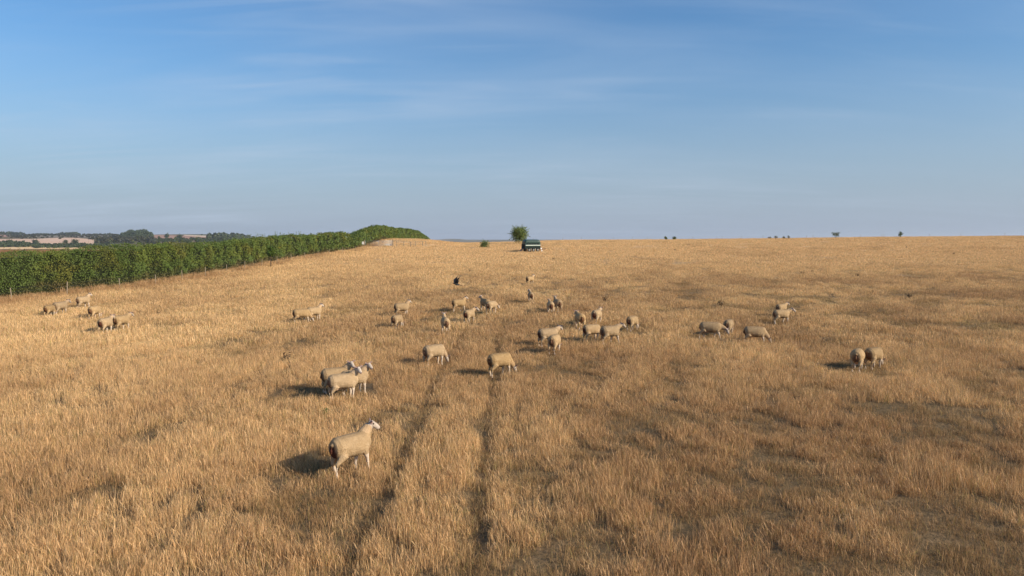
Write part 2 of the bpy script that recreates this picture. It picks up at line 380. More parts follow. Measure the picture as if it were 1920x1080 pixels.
SH = [ # feet px, feet py, heading, head, yaw, gait, scale, label
 (660, 889, 40, 'up', -32, .45, 1.0, 'nearest cream ewe walking away with head up and reddish stained rump', .011, dict(stain=1.0)),
 (645, 750, 22, 'up', -82, 0, .95, 'sheep broadside in front of two others looking straight at the camera', .012, {}),
 (632, 738, 18, 'up', -80, 0, .96, 'sheep at the back left of the trio, its long back showing above the front one', .012, {}),
 (666, 742, 30, 'up', -78, .2, .95, 'sheep half hidden behind the front one of the trio, its white face farthest right', .012, {}),
 (815, 687, 40, 'graze', 10, 0, 1.0, 'round sheep grazing with lowered head left of the left wheel track', .014, {}),
 (938, 707, 40, 'graze', -12, .35, 1.02, 'sheep grazing head-down to the right on the right wheel track', .012, {}),
 (835, 626, 98, 'up', 0, 0, 1.0, 'narrow sheep seen from behind with both ears up between the wheel tracks', .014, {}),
 (880, 608, 64, 'level', -50, .3, 1.0, 'sheep with bright white head turned right and dark stained rump', .014, dict(stain=1.0)),
 (861, 585, 30, 'up', -10, .5, .98, 'thin legged sheep walking right just above the one with the dark rump', .014, {}),
 (922, 589, 60, 'low', -20, 0, 1.0, 'plump sunlit sheep on the right of a touching pair facing away', .014, {}),
 (909, 584, 118, 'up', 20, 0, 1.0, 'sheep with shaded dark chest on the left of a touching pair, ears raised', .014, dict(dull_shade=.6)),
 (754, 594, 26, 'up', 20, 0, 1.0, 'cream sheep with raised dark head above a grazing one, left of centre', .014, {}),
 (745, 617, 62, 'graze', 0, 0, .92, 'dull sheep sunk in the grass below the one with the raised dark head', .014, dict(dull_shade=.4)),
 (994, 534, 48, 'up', 0, .2, .95, 'farthest sheep, alone below the trailer, with a shadow stretching left', .016, {}),
 (995, 568, 98, 'up', 30, 0, .95, 'slim sheep facing away with a small bright white head', .016, dict(stain=.9)),
 (1032, 590, 97, 'level', 0, 0, 1.0, 'left one of two sheep side by side facing away, flank in deep shade', .014, dict(stain=.9)),
 (1045, 586, 108, 'up', 0, 0, 1.02, 'right one of two sheep side by side facing away, head above its neighbour', .014, dict(stain=.8)),
 (1087, 617, 104, 'level', 10, 0, 1.0, 'sheep facing away with grey shaded flank and a dark shadow beside it', .014, {}),
 (1119, 609, 72, 'level', 0, .2, 1.0, 'sheep rump-on with a dark stain, standing above the walking white-faced one', .014, dict(stain=1.0)),
 (1186, 621, 64, 'graze', 0, .25, .95, 'lone round sheep grazing away from the camera, right of the central flock', .014, dict(stain=.9, dull_shade=.3)),
 (1144, 646, 42, 'level', -15, .7, 1.02, 'cream sheep striding right with bright white face, right end of the central flock', .014, {}),
 (1110, 641, 40, 'graze', 0, 0, .98, 'sheep in the shadow of the striding white-faced one', .014, dict(stain=1.0, dull_shade=.4)),
 (1028, 651, 32, 'level', 20, 0, 1.0, 'pale backed sheep standing behind a grazing one, dark head to the right', .014, dict(stain=1.0)),
 (1040, 664, 74, 'graze', 0, 0, 1.0, 'sheep facing away and grazing in front of the pale backed one', .014, {}),
 (1333, 638, 6, 'low', -35, .7, 1.03, 'long cream sheep walking right with lowered white face', .013, {}),
 (1366, 630, 78, 'graze', 0, 0, .98, 'sheep half hidden behind the lowered white face of the long cream one', .014, dict(dull_shade=.3)),
 (1416, 647, 16, 'graze', 0, .5, 1.0, 'sheep with arched back grazing to the right of the long cream one', .013, dict(stain=.9)),
 (1465, 608, 35, 'level', -20, .4, .97, 'small tan sheep facing right in front of a paler one on the right', .014, dict(dull_shade=.3)),
 (1465, 594, 60, 'level', -10, 0, .93, 'pale sheep just behind the small tan one on the right', .014, {}),
 (1607, 697, 84, 'graze', 0, .2, 1.0, 'sunlit sheep rump-on, left one of the pair on the far right', .013, {}),
 (1638, 692, 66, 'graze', 0, 0, .97, 'shaded round sheep, right one of the pair on the far right', .013, dict(dull_shade=.6)),
 (157, 579, 42, 'up', -10, .3, 1.0, 'white headed sheep standing tall by the hedge, topmost of the left group', .014, {}),
 (114, 591, 48, 'level', 0, 0, 1.0, 'tan sheep with dark rump near the hedge, left of the white headed one', .014, dict(stain=1.0)),
 (94, 595, 58, 'graze', 0, 0, .9, 'leftmost sheep, low and mostly in shade', .014, dict(dull_shade=.8)),
 (178, 600, 62, 'graze', 0, .3, 1.0, 'sheep grazing head-down in the middle of the left group', .014, {}),
 (199, 627, 60, 'level', 0, 0, 1.0, 'lower left sheep of the two nearest in the left group, standing in a dark shadow', .014, dict(stain=1.0)),
 (229, 621, 48, 'level', 0, .3, 1.0, 'rightmost sheep of the left group with long sunlit back', .014, {}),
 (566, 607, 24, 'graze', 0, .4, 1.0, 'sheep grazing to the right, left one of the overlapping pair', .014, dict(stain=.9)),
 (590, 602, 36, 'up', 0, 0, .97, 'sheep with raised head behind the grazing one of the overlapping pair', .014, dict(stain=.9)),
]
SHP = [hit(q[0], q[1]) for q in SH]
HOLES = [(hit(1335, 975), 1.0, .30), (hit(1205, 803), .75, .5), (hit(1600, 1068), .8, .25), (hit(1870, 950), .5, .3), (hit(560, 830), .1, .1),
         (hit(1000, 905), .5, .3), (hit(1470, 735), 1.3, .4), (hit(1700, 770), 1.6, .5), (hit(1090, 860), .4, .6), (hit(590, 960), .5, .5), (hit(220, 930), .9, .5),
         (hit(1450, 860), .5, .5), (hit(1520, 920), .5, .4), (hit(1770, 610), 3, 1.2), (hit(1500, 560), 4, 1.5), (hit(1830, 880), .8, .4)]
def sward(x, y):
    """0 = thin dark short sward, 1 = full tall blond grass"""
    ca, sa = math.cos(.35), math.sin(.35); xr = x * ca - y * sa; yr = x * sa + y * ca
    n = fbm(xr / 1.5, yr / 2.6 + 5, 4, .6); big = fbm(x / 14 + 3, y / 26 + 8, 3)
    right = sstep(-.1, .65, x / np.maximum(y, 6)) * (1 - sstep(75, 110, y))
    left = sstep(.05, -.35, x / np.maximum(y, 6))
    near = 1 - sstep(8.5, 14, y)
    s = .96 + (n - .5) * 3.4 + (big - .5) * .9 - .27 * right + .14 * left - .20 * near + .25 * sstep(60, 110, y)
    tr = np.exp(-((x + 2.35 + .12 * np.sin(y / 3.1)) / .20) ** 2) + np.exp(-((x + .58 + .05 * np.sin(y / 2.3)) / .18) ** 2)
    s = s - 2.1 * tr * (1 - sstep(28, 50, y)) * (.65 + .6 * fbm(x * .1, y / 2.2, 2))
    for c, rx, ry in HOLES:
        s = s - 1.3 * np.exp(-((x - c.x) / rx) ** 2 - ((y - c.y) / ry) ** 2)
    for c in SHP:                                            # trodden short round each sheep; darker grass offset to deepen its cast shadow
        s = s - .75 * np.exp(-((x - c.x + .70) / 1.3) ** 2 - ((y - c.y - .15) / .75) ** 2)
    return np.clip(s, 0, 1.15)
P0 = dict(pos=[], rot=[], scl=[], tint=[], var=[])
def scatter(y0, y1, dens, smin, smax, wpad, keep_l=True):
    area_w = .76 * y1 + wpad; n = int(dens * 2 * area_w * (y1 - y0))
    x = rng.uniform(-area_w, area_w, n); y = rng.uniform(y0, y1, n)
    ok = (np.abs(x) < .76 * y + wpad) & (x > hedge_x(y) + .25)
    # nothing grows under the trailer or through the gateway slab
    ok &= ~((np.abs(x - TR.x + 1.5) < 4.6) & (np.abs(y - TR.y) < 2.0) & (rng.random(len(x)) < .85))
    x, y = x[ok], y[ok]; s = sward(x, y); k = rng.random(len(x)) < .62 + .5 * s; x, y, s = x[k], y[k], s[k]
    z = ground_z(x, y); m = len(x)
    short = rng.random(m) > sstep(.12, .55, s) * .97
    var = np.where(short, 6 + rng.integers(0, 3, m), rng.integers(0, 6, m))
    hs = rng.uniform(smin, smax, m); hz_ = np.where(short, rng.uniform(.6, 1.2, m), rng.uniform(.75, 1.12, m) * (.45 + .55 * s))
    # taller rank growth beside the hedge
    hd = x - hedge_x(y); rank = np.exp(-((hd - 1.6) / 1.1) ** 2); hz_ = hz_ * (1 + .9 * rank)
    n2 = fbm(x / 3.1 + 50, y / 5.5, 3); n3 = fbm(x / 20 + 9, y / 34 + 30, 3)
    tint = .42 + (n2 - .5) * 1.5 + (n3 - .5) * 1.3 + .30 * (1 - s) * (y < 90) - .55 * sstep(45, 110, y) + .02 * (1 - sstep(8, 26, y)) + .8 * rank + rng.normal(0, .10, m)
    rot = np.stack([rng.normal(0, .05, m), rng.normal(0, .05, m), rng.uniform(0, 6.283, m) * .12], -1)
    rot[:, 2] = rng.uniform(-.6, .6, m)
    return np.stack([x, y, z], -1), rot, np.stack([hs, hs, hz_], -1), np.clip(tint, 0, 1), var

HP = [(40, -37.5), (52, -36.8), (58, -34.6), (62, -33.4), (75, -32.6), (95, -32.5), (120, -32.0), (135, -30.5), (165, -30.0), (300, -29.5), (400, -29)]
def hedge_x(y): return np.interp(y, [p[0] for p in HP], [p[1] for p in HP])
TR = hit(996, 472)

def grass_object(name, coll, data):
    pos, rot, scl, tnt, var = data
    me = bpy.data.meshes.new(name); me.vertices.add(len(pos)); me.vertices.foreach_set('co', pos.astype(np.float32).ravel())
    for nm, ty, arr in (('rot', 'FLOAT_VECTOR', rot), ('scl', 'FLOAT_VECTOR', scl), ('tint', 'FLOAT', tnt), ('var', 'INT', var)):
        a = me.attributes.new(nm, ty, 'POINT'); key = 'vector' if ty == 'FLOAT_VECTOR' else 'value'
        a.data.foreach_set(key, arr.astype(np.int32 if ty == 'INT' else np.float32).ravel())
    o = link(name, me, None)
    ng = bpy.data.node_groups.new(name + '_nodes', 'GeometryNodeTree')
    ng.interface.new_socket('Geometry', in_out='INPUT', socket_type='NodeSocketGeometry'); ng.interface.new_socket('Geometry', in_out='OUTPUT', socket_type='NodeSocketGeometry')
    gi = ng.nodes.new('NodeGroupInput'); go = ng.nodes.new('NodeGroupOutput'); ip = ng.nodes.new('GeometryNodeInstanceOnPoints')
    ci = ng.nodes.new('GeometryNodeCollectionInfo'); ci.inputs[0].default_value = coll; ci.inputs['Separate Children'].default_value = True; ci.inputs['Reset Children'].default_value = True
    def at(nm, ty):
        n = ng.nodes.new('GeometryNodeInputNamedAttribute'); n.data_type = ty; n.inputs[0].default_value = nm; return n.outputs['Attribute']
    L = ng.links.new
    L(gi.outputs[0], ip.inputs['Points']); L(ci.outputs[0], ip.inputs['Instance']); ip.inputs['Pick Instance'].default_value = True
    L(at('var', 'INT'), ip.inputs['Instance Index']); L(at('scl', 'FLOAT_VECTOR'), ip.inputs['Scale'])
    e = ng.nodes.new('FunctionNodeEulerToRotation'); L(at('rot', 'FLOAT_VECTOR'), e.inputs[0]); L(e.outputs[0], ip.inputs['Rotation'])
    L(ip.outputs[0], go.inputs[0])
    md = o.modifiers.new('scatter', 'NODES'); md.node_group = ng
    return o
bands = [('grass', cn, [(5.5, 16, 26, .8, 1.2, 2.5), (16, 30, 17, .9, 1.3, 3)]),
         ('grass', cm, [(30, 52, 7.5, .85, 1.25, 4), (52, 90, 4.2, .95, 1.4, 5)]),
         ('grass', cf, [(90, 140, 1.0, .9, 1.3, 8), (140, 215, .55, 1.0, 1.5, 12)])]
glabels = ['blond knee-high grass of the near pasture with worn wheel tracks', 'dry golden grass in the middle of the pasture', 'pale dry grass running up to the crest of the field']
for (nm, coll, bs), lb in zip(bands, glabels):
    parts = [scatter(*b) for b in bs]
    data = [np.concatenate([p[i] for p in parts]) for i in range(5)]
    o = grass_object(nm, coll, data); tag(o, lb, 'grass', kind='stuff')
    print('grass', len(data[0]))

# ------------------------------------------------------------------ leaf clouds
def leaf_mesh(name, P, Nrm, size, col):
    n = len(P); a = rng.normal(size=(n, 3)); nr = Nrm * 1.0 + rng.normal(size=(n, 3)) * .75; nr /= np.linalg.norm(nr, axis=1)[:, None]
    u = np.cross(nr, a); u /= np.linalg.norm(u, axis=1)[:, None]; v = np.cross(nr, u)
    s = size[:, None]
    V = np.stack([P + u * s, P + v * s * .6 + nr * s * .15, P - u * s * .9, P - v * s * .6 - nr * s * .1], 1).reshape(-1, 3)
    return np_mesh(name, V, np.arange(4 * n).reshape(-1, 4), col=np.repeat(col, 4, axis=0))
def leaf_cols(n, base, var=.25, yellow=.15):
    c = np.array(base)[None, :] * (1 + rng.normal(0, var, n)[:, None]); y = rng.random(n) < yellow
    c[y] = c[y] * np.array([1.7, 1.25, .8]); return np.clip(c, .004, 1)

def hedge(name, label, y0, y1, hfun, seed_off=0):
    root = thing(name, label, 'hedge', (float(hedge_x(y0)), y0, gz(float(hedge_x(y0)), y0)))
    loc = np.array(root.location)
    # core
    ys = np.arange(y0, y1 + .01, 1.5); V = []; Fc = []
    for i, y in enumerate(ys):
        xc = float(hedge_x(y)) - 1.2; h = hfun(y) - .10; g = gz(xc, y)
        e = .4 if i in (0, len(ys) - 1) else 1
        for (dx, dz) in ((-.8, -.1), (-.8, h * .6), (-.45, h * .96), (.4, h * .96), (.62, h * .6), (.62, .15), (.62, -.1)):
            V.append((xc + dx * e - loc[0], y - loc[1], g + dz * (e if dz > 0 else 1) - loc[2]))
    k = 7
    for i in range(len(ys) - 1):
        for j in range(k - 1): Fc.append((i * k + j, i * k + j + 1, (i + 1) * k + j + 1, (i + 1) * k + j))
    m = MB(); m.v = V; m.f = Fc + [tuple(range(k)), tuple(range((len(ys) - 1) * k, len(ys) * k))[::-1]]
    m.build('branches', MT['core'], root)
    P = []; Nn = []; S = []
    for a in np.arange(y0, y1, 5.0):
        b = min(a + 5, y1); sz = np.clip(.00092 * a, .05, .16); n = int((b - a) * 8.2 / sz ** 2 * .62)
        y = rng.uniform(a, b, n); q = rng.random(n); x0 = hedge_x(y) - 1.2; h = np.array([hfun(v) for v in y]); g = ground_z(x0, y)
        # profile: near side 0..45%, top 45..75%, far side rest
        side = q < .52; top = (q >= .52) & (q < .84); tq = rng.random(n)
        dx = np.where(side, 1.15 - .25 * tq ** 3, np.where(top, -1 + 2 * tq, -1.1)); zz_ = np.where(side, .15 + (h - .15) * tq, np.where(top, h * (1 - .05 * (2 * tq - 1) ** 4), h * tq))
        nrm = np.stack([np.where(side, 1, np.where(top, 0, -1.)), np.zeros(n), np.where(top, 1., .25)], -1)
        lump = (fbm(y / .9 + seed_off, zz_ / .8 + dx, 3) - .44) * 1.0 + (fbm(y / 1.1 + 7, zz_ / 9, 2) - .5) * .6
        depth = -np.abs(rng.normal(0, .16, n))
        off = lump + depth
        P.append(np.stack([x0 + dx + nrm[:, 0] * off, y, g + zz_ + nrm[:, 2] * off], -1)); Nn.append(nrm); S.append(np.full(n, sz) * rng.uniform(.6, 1.3, n))
        # thin shoots on top
        ns = int((b - a) * 11 * (1 if a < 110 else .4))
        for _ in range(ns):
            yy = rng.uniform(a, b); xx = float(hedge_x(yy)) - 1.2 + rng.uniform(-1, 1); hh = hfun(yy); gg = gz(xx, yy); L = abs(rng.normal(0, .34 if a < 110 else .12)) * (1 if rng.random() < .5 else .4) + .05; kk = int(5 + L * 14)
            tt = rng.random(kk) * L; ln = rng.normal(0, .15)
            P.append(np.stack([xx + ln * tt + rng.normal(0, .04, kk), yy + rng.normal(0, .05, kk), gg + hh + tt], -1)); Nn.append(np.tile([.6, 0, .5], (kk, 1))); S.append(np.full(kk, sz) * .7)
    P = np.concatenate(P); Nn = np.concatenate(Nn); S = np.concatenate(S)
    c = leaf_cols(len(P), (.140, .190, .048), .14, .02)
    f = sstep(.52, .66, fbm(P[:, 1] / 3.3 + 3, P[:, 2] / 1.6, 3))[:, None]; c = c * (1 - f) + c * np.array([1.22, 1.1, .95]) * f     # yellower bushes
    f = sstep(.60, .70, fbm(P[:, 1] / 2.1 + 33, P[:, 2] / 1.2, 3))[:, None]; c = c * (1 - f) + c * np.array([1.12, .92, .9]) * f   # brown drought-scorched bits
    lo = P[:, 2] - ground_z(P[:, 0], P[:, 1]); fb = (sstep(1.0, .35, lo + (fbm(P[:, 1] / 2, lo, 2) - .5)) * .8)[:, None]; c = c * (1 - fb) + np.array([.16, .105, .05]) * fb  # brown foot of dead weeds, drawn higher to colour in the shade zone
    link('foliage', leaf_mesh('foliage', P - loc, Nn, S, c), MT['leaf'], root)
    print(name, len(P)); return root
def hh_near(y):
    base = np.interp(y, [40, 50, 55, 60, 75, 95, 120, 138], [2.5, 2.9, 3.25, 3.3, 3.15, 3.1, 3.2, 3.3])
    return float(base + (fbm(y / 3.0, 2.2, 3) - .5) * .5)
def hh_far(y): return float(np.interp(y, [139, 146, 152, 165, 200, 238, 256, 268, 276], [2.4, 2.9, 3.2, 3.4, 3.75, 3.9, 3.4, 2.5, 1.4]) + (fbm(y / 7.0, 5.2, 2) - .5) * .14)
hedge('hedge', 'long dense green hedge running up the left edge of the pasture to the gate', 38, 137.5, hh_near)
hedge('hedge', 'rounded far hedge rising behind the gate and dropping over the crest', 139.5, 275, hh_far, 20)

def blob_tree(name, label, cat, base, height, width, trunk_h, nleaf, lsize, colr, mt='leaf', group=None, shape='round', seed=1, stems=1, mtrunk='bark'):
    r = np.random.default_rng(seed); root = thing(name, label, cat, base, 0, group)
    t = MB()
    for s in range(stems):
        a = r.uniform(0, 6.28); sp_ = width * .18 * (stems > 1)
        top = Vector((math.cos(a) * sp_, math.sin(a) * sp_, trunk_h + (height - trunk_h) * .7))
        rad = max(.02, height * .022)
        t.tube([(math.cos(a) * .03 * s, math.sin(a) * .03 * s, -.1), top * .5, top], [rad, rad * .7, rad * .25], 7)
        for _ in range(7):
            q = r.uniform(.35, .9); aa = r.uniform(0, 6.28); st = top * q; L = width * .42 * r.uniform(.6, 1)
            t.tube([st, st + Vector((math.cos(aa) * L * .5, math.sin(aa) * L * .5, L * .25)), st + Vector((math.cos(aa) * L, math.sin(aa) * L, L * .55))], [rad * .4, rad * .25, rad * .08], 5)
    t.build('trunk', MT[mtrunk], root, smooth=True)
    nb = 26 if nleaf > 5000 else 16; cz = trunk_h + (height - trunk_h) * .5; P = []; Nn = []
    for b in range(nb):
        v = r.normal(size=3); v /= np.linalg.norm(v); q = r.uniform(.25, .66)
        c = np.array([v[0] * width / 2 * q, v[1] * width / 2 * q, cz + v[2] * (height - trunk_h) / 2 * q]); br = width * r.uniform(.17, .27)
        n = nleaf // nb; d = r.normal(size=(n, 3)); d /= np.linalg.norm(d, axis=1)[:, None]; rr = br * r.uniform(.3, 1.08, n)[:, None]
        P.append(c + d * rr); Nn.append(d)
        k = max(1, n // 14)                                  # spiky twigs that break the outline
        L = np.linspace(.7, 1.5, k)[:, None] * br; dd = v + r.normal(0, .35, 3); dd /= np.linalg.norm(dd)
        P.append(c + dd * L + r.normal(0, lsize * .5, (k, 3))); Nn.append(np.tile(dd, (k, 1)))
    P = np.concatenate(P); Nn = np.concatenate(Nn); P = P[P[:, 2] > .03]; Nn = Nn[:len(P)]
    link('crown', leaf_mesh('crown', P, Nn, lsize * r.uniform(.6, 1.3, len(P)), leaf_cols(len(P), colr, .3, .15)), MT[mt], root)
    return root

def on_ground(px, py=None, Y=200):
    X = ray(px, 448).x * Y / ray(px, 448).y; return (X, Y, gz(X, Y))
# lone tree behind the trailer, bushes on the crest
def px_m(Y): return Y / F
Yt = 172
b = on_ground(973, Y=Yt); blob_tree('tree', 'small bushy green tree standing right behind the dark green trailer', 'tree', b, 35 * px_m(Yt), 37 * px_m(Yt), .3, 9000, .11, (.17, .225, .065), seed=5)
b = on_ground(908, Y=150); blob_tree('bush', 'low spreading green bush on the crest left of the small tree', 'bush', b, 13 * px_m(150), 27 * px_m(150), .05, 1300, .09, (.12, .17, .055), seed=6, stems=3)
for (x, h, w, Y, lab, sd) in ((1248, 7, 8, 196, 'tiny dark bush on the skyline, the left one of a close pair', 7), (1264, 6, 10, 196, 'tiny dark bush on the skyline, the right one of a close pair', 8),
                      (1566, 13, 19, 196, 'dense green bush on the right skyline, widest of the skyline bushes', 9), (1688, 11, 11, 198, 'narrow pointed green bush on the skyline near the right edge of the photo', 10)):
    b = on_ground(x, Y=Y); blob_tree('bush', lab, 'bush', b, h * px_m(Y) + .15, w * px_m(Y), .1, 300, .12, (.12, .17, .075), seed=sd, group='bushes on the skyline', stems=3)
for j, x in enumerate((1443, 1455, 1470, 1478)):
    b = on_ground(x, Y=197); blob_tree('bush', ('first', 'second', 'third', 'last')[j] + ' scraggy little bush from the left in a sparse row low on the skyline', 'bush', b, (5 + j % 2 * 1.5) * px_m(197), 8 * px_m(197), .1, 80, .11, (.13, .14, .09), seed=20 + j, group='scraggy bushes low on the skyline', stems=2)
b = hit(508, 503); blob_tree('sapling', 'slender green sapling standing in front of the hedge beside the fence', 'sapling', b, 3.0, 1.1, .9, 1600, .07, (.09, .15, .03), seed=31)

# ------------------------------------------------------------------ distant country to the left
def drape(name, poly, matn, lift=.4, kind='structure', nx_=40, ny_=7):
    """poly: left..right list of (px, top, bottom) traced rows; the patch is laid on the terrain at its own distance"""
    xs = np.linspace(poly[0][0], poly[-1][0], nx_); tp = np.interp(xs, [p[0] for p in poly], [p[1] for p in poly]); bt = np.interp(xs, [p[0] for p in poly], [p[2] for p in poly])
    V = []
    for i, x in enumerate(xs):
        while hit(x, bt[i]).y < 650 and bt[i] > tp[i] + .6: bt[i] -= .5
        for j in range(ny_):
            q = hit(x, tp[i] + (bt[i] - tp[i]) * j / (ny_ - 1)); V.append((q.x, q.y, q.z + lift))
    Fc = [(i * ny_ + j, i * ny_ + j + 1, (i + 1) * ny_ + j + 1, (i + 1) * ny_ + j) for i in range(nx_ - 1) for j in range(ny_ - 1)]
    return tag(link(name, np_mesh(name, V, Fc), matn), kind=kind)
m_tan = mat('harvested_field', base=(.64, .40, .26), rough=1, nscale=.01, col2=(.70, .50, .36), coords='Object')
m_gold = mat('golden_field', base=(.72, .44, .20), rough=1, nscale=.012, col2=(.78, .54, .28))
m_pink = mat('ploughed_field', base=(.42, .24, .17), rough=1, nscale=.01, col2=(.36, .2, .13))
m_pale = mat('pale_field', base=(.70, .55, .40), rough=1, nscale=.01, col2=(.62, .47, .33))
drape('field', [(-60, 466, 475), (60, 462.5, 475), (80, 462, 475), (130, 463, 475), (180, 466, 474)], m_gold)
drape('field', [(-60, 449, 456), (20, 448.5, 456), (70, 448, 457), (110, 446, 459), (140, 446, 459), (176, 449, 460)], m_tan)
drape('field', [(280, 440.5, 448), (330, 441.5, 448), (360, 442, 449), (430, 445, 449)], m_pink)
drape('field', [(345, 440.5, 441.8), (385, 442, 444.5), (420, 444.2, 446.5), (440, 446, 447.5)], m_pale)
drape('field', [(60, 441, 445), (110, 442.5, 445.5), (200, 441.5, 446), (215, 442, 446)], mat('bare_field', base=(.23, .19, .14), rough=1, nscale=.01))
drape('field', [(-40, 440.5, 443.5), (10, 441, 444.5), (18, 442, 444)], m_pink)

def wood(name, label, rows, tree_h, dens, colr, seed, lsize=1.6):
    """a far-off wood: many crowns of leaf clusters standing on the terrain"""
    r = np.random.default_rng(seed); P = []; Nn = []; C = []
    for (x0, x1, yb, jit, hs) in rows:
        n = max(2, int((x1 - x0) * dens))
        for i in range(n):
            x = r.uniform(x0, x1); q = hit(x, yb + r.normal(0, jit)); h = tree_h * hs * r.uniform(.6, 1.15) * min(1, .45 + 4.5 * min(x - x0, x1 - x) / (x1 - x0 + 1e-6)); w = h * r.uniform(.4, .65)
            m = 110; d = r.normal(size=(m, 3)); d /= np.linalg.norm(d, axis=1)[:, None]; d[:, 2] = np.abs(d[:, 2]) * 1.0
            cc = np.array([q.x, q.y, q.z]) + d * np.array([w, w, h]) * r.uniform(.75, 1.05, m)[:, None]
            P.append(cc); Nn.append(d); C.append(leaf_cols(m, np.array(colr) * r.uniform(.75, 1.3), .2, .05))
    P = np.concatenate(P); Nn = np.concatenate(Nn); C = np.concatenate(C)
    c0 = P.mean(0); o = link(name, leaf_mesh(name, P - c0, Nn, lsize * r.uniform(.7, 1.4, len(P)), C), MT['wood_far']); o.location = c0
    return tag(o, label, 'wood', kind='stuff')
G1, G2 = (.070, .092, .048), (.08, .10, .058)
wood('wood', 'dark belt of trees between two pale fields far behind the hedge', [(-60, 150, 462, 1.0, .7), (60, 200, 464, .8, .6), (-60, 60, 459, 1.0, .9), (100, 220, 462, 1.5, .6)], 7.5, 1.1, G1, 1)
wood('wood', 'grey green wooded hillside under the left skyline', [(-60, 230, 444.5, 1.5, .35), (20, 230, 441.5, .8, .5), (165, 290, 447, 2.0, .8), (180, 300, 453, 3, .8)], 8, .5, (.075, .078, .052), 2, 3)
wood('wood', 'thin dark line of trees along the left skyline', [(-60, 50, 438, .5, 1.3), (50, 225, 439.5, .6, .7), (110, 150, 438.5, .5, 1.3)], 9, .7, G2, 3, 2.6)
wood('wood', 'tall dome-shaped wood standing on the skyline behind the hedge', [(226, 288, 445, 1.0, 1.7), (236, 278, 444, .5, 2.0)], 11, 1.6, G1, 4, 2.0)
wood('wood', 'flat topped wood on the skyline where the hedge climbs', [(388, 432, 446, .5, 1.4), (430, 480, 446, .5, 1.5), (400, 560, 448, .5, .8)], 9.5, 1.2, G2, 5, 2.4)
wood('wood', 'dark hedgerow below the brown field on the skyline', [(280, 400, 450, 1.0, .8), (290, 470, 453, 1.5, .7)], 6.5, .8, G1, 6, 1.8)
for (x, yb, hp, wp, lab, sd) in ((123, 457.5, 8, 11, 'round dark tree at the foot of the far tan field, left of a taller one', 41), (141, 458.5, 10, 14, 'dark tree with a peaked crown at the foot of the far tan field', 42),
                             (312, 447, 9, 13, 'round dark tree on the brown skyline field, right beside the dome-shaped wood', 43), (336, 448, 8, 13, 'round dark tree on the brown skyline field, farther right of the dome-shaped wood', 44),
                             (206, 440.5, 6, 5, 'lone small tree standing clear on the left skyline', 45), (378, 441.5, 3, 5, 'tiny lone bush on the pale skyline field', 46),
                             (66, 459, 11, 14, 'tall dark tree rising from the far tree belt near the left edge', 47), (17, 458, 8, 14, 'broad dark tree in the far tree belt at the very left', 48),
                             (43, 473, 4, 20, 'low dark bush on the edge of the golden field', 49)):
    q = hit(x, yb); s = q.y / F
    blob_tree('tree', lab, 'tree', (q.x, q.y, q.z - .3), hp * s, wp * s, .3 * hp * s * .3, 900, .055 * wp * s, G1, mt='wood_far', group='far trees behind the hedge', seed=sd)
# farther blue hills beyond the crest
def ridge(name, Y, pts, colm, depth=900):
    V = []; xs = np.linspace(pts[0][0], pts[-1][0], 90); tp = np.interp(xs, [p[0] for p in pts], [p[1] for p in pts])
    for i, x in enumerate(xs):
        q = at_depth(x, tp[i] + (fbm(x / 6, 3.1, 3) - .5) * 1.3, Y); g = gz(q.x, Y) - 5
        V += [(q.x, Y - depth, g - 10), (q.x, Y - depth * .35, g + (q.z - g) * .6), (q.x, Y, q.z), (q.x, Y + depth * .6, g - 10)]
    Fc = [(4 * i + j, 4 * i + 4 + j, 4 * i + 5 + j, 4 * i + 1 + j) for i in range(89) for j in range(3)]
    return tag(link(name, np_mesh(name, V, Fc, smooth=True), colm), kind='structure')
m_hill = mat('far_hill', base=(.10, .10, .06), rough=1, nscale=.004, col2=(.28, .22, .14), coords='Object')
ridge('hills', 6200, [(760, 453), (820, 449.5), (838, 447.8), (860, 448), (880, 449.8), (920, 451.5), (960, 451), (1100, 451), (1180, 452)], m_hill)

# ------------------------------------------------------------------ soft-bodied animals: overlapping lofted volumes, voxel-fused into one skin
def loft(bm, pts, n=14):
    """pts: (center, ry(side), rz(up)) rings along a path"""
    rings = []; P = [Vector(p[0]) for p in pts]
    for i, (c, a, b) in enumerate(pts):
        d = (P[min(i + 1, len(P) - 1)] - P[max(i - 1, 0)]).normalized()
        side = Vector((0, 0, 1)).cross(d)
        if side.length < .2: side = Vector((0, 1, 0))
        side.normalize(); up = d.cross(side).normalized()
        rings.append([bm.verts.new(P[i] + side * a * math.cos(2 * math.pi * k / n) + up * b * math.sin(2 * math.pi * k / n)) for k in range(n)])
    for i in range(len(rings) - 1):
        for k in range(n):
            bm.faces.new((rings[i][k], rings[i][(k + 1) % n], rings[i + 1][(k + 1) % n], rings[i + 1][k]))
    bm.faces.new(rings[0][::-1]); bm.faces.new(rings[-1])
def fuse(name, bm, voxel, smooth_it=3):
    bmesh.ops.recalc_face_normals(bm, faces=bm.faces[:])
    me = bpy.data.meshes.new(name + '_tmp'); bm.to_mesh(me); bm.free()
    o = bpy.data.objects.new(name + '_tmp', me); COL.objects.link(o)
    r = o.modifiers.new('r', 'REMESH'); r.mode = 'VOXEL'; r.voxel_size = voxel; r.use_smooth_shade = True
    s = o.modifiers.new('s', 'SMOOTH'); s.factor = .5; s.iterations = smooth_it
    dg = bpy.context.evaluated_depsgraph_get(); res = bpy.data.meshes.new_from_object(o.evaluated_get(dg)); res.name = name
    bpy.data.objects.remove(o); bpy.data.meshes.remove(me)
    return res
def rotz(v, c, a):
    d = Vector(v) - Vector(c); return Vector(c) + Matrix.Rotation(a, 3, 'Z') @ d
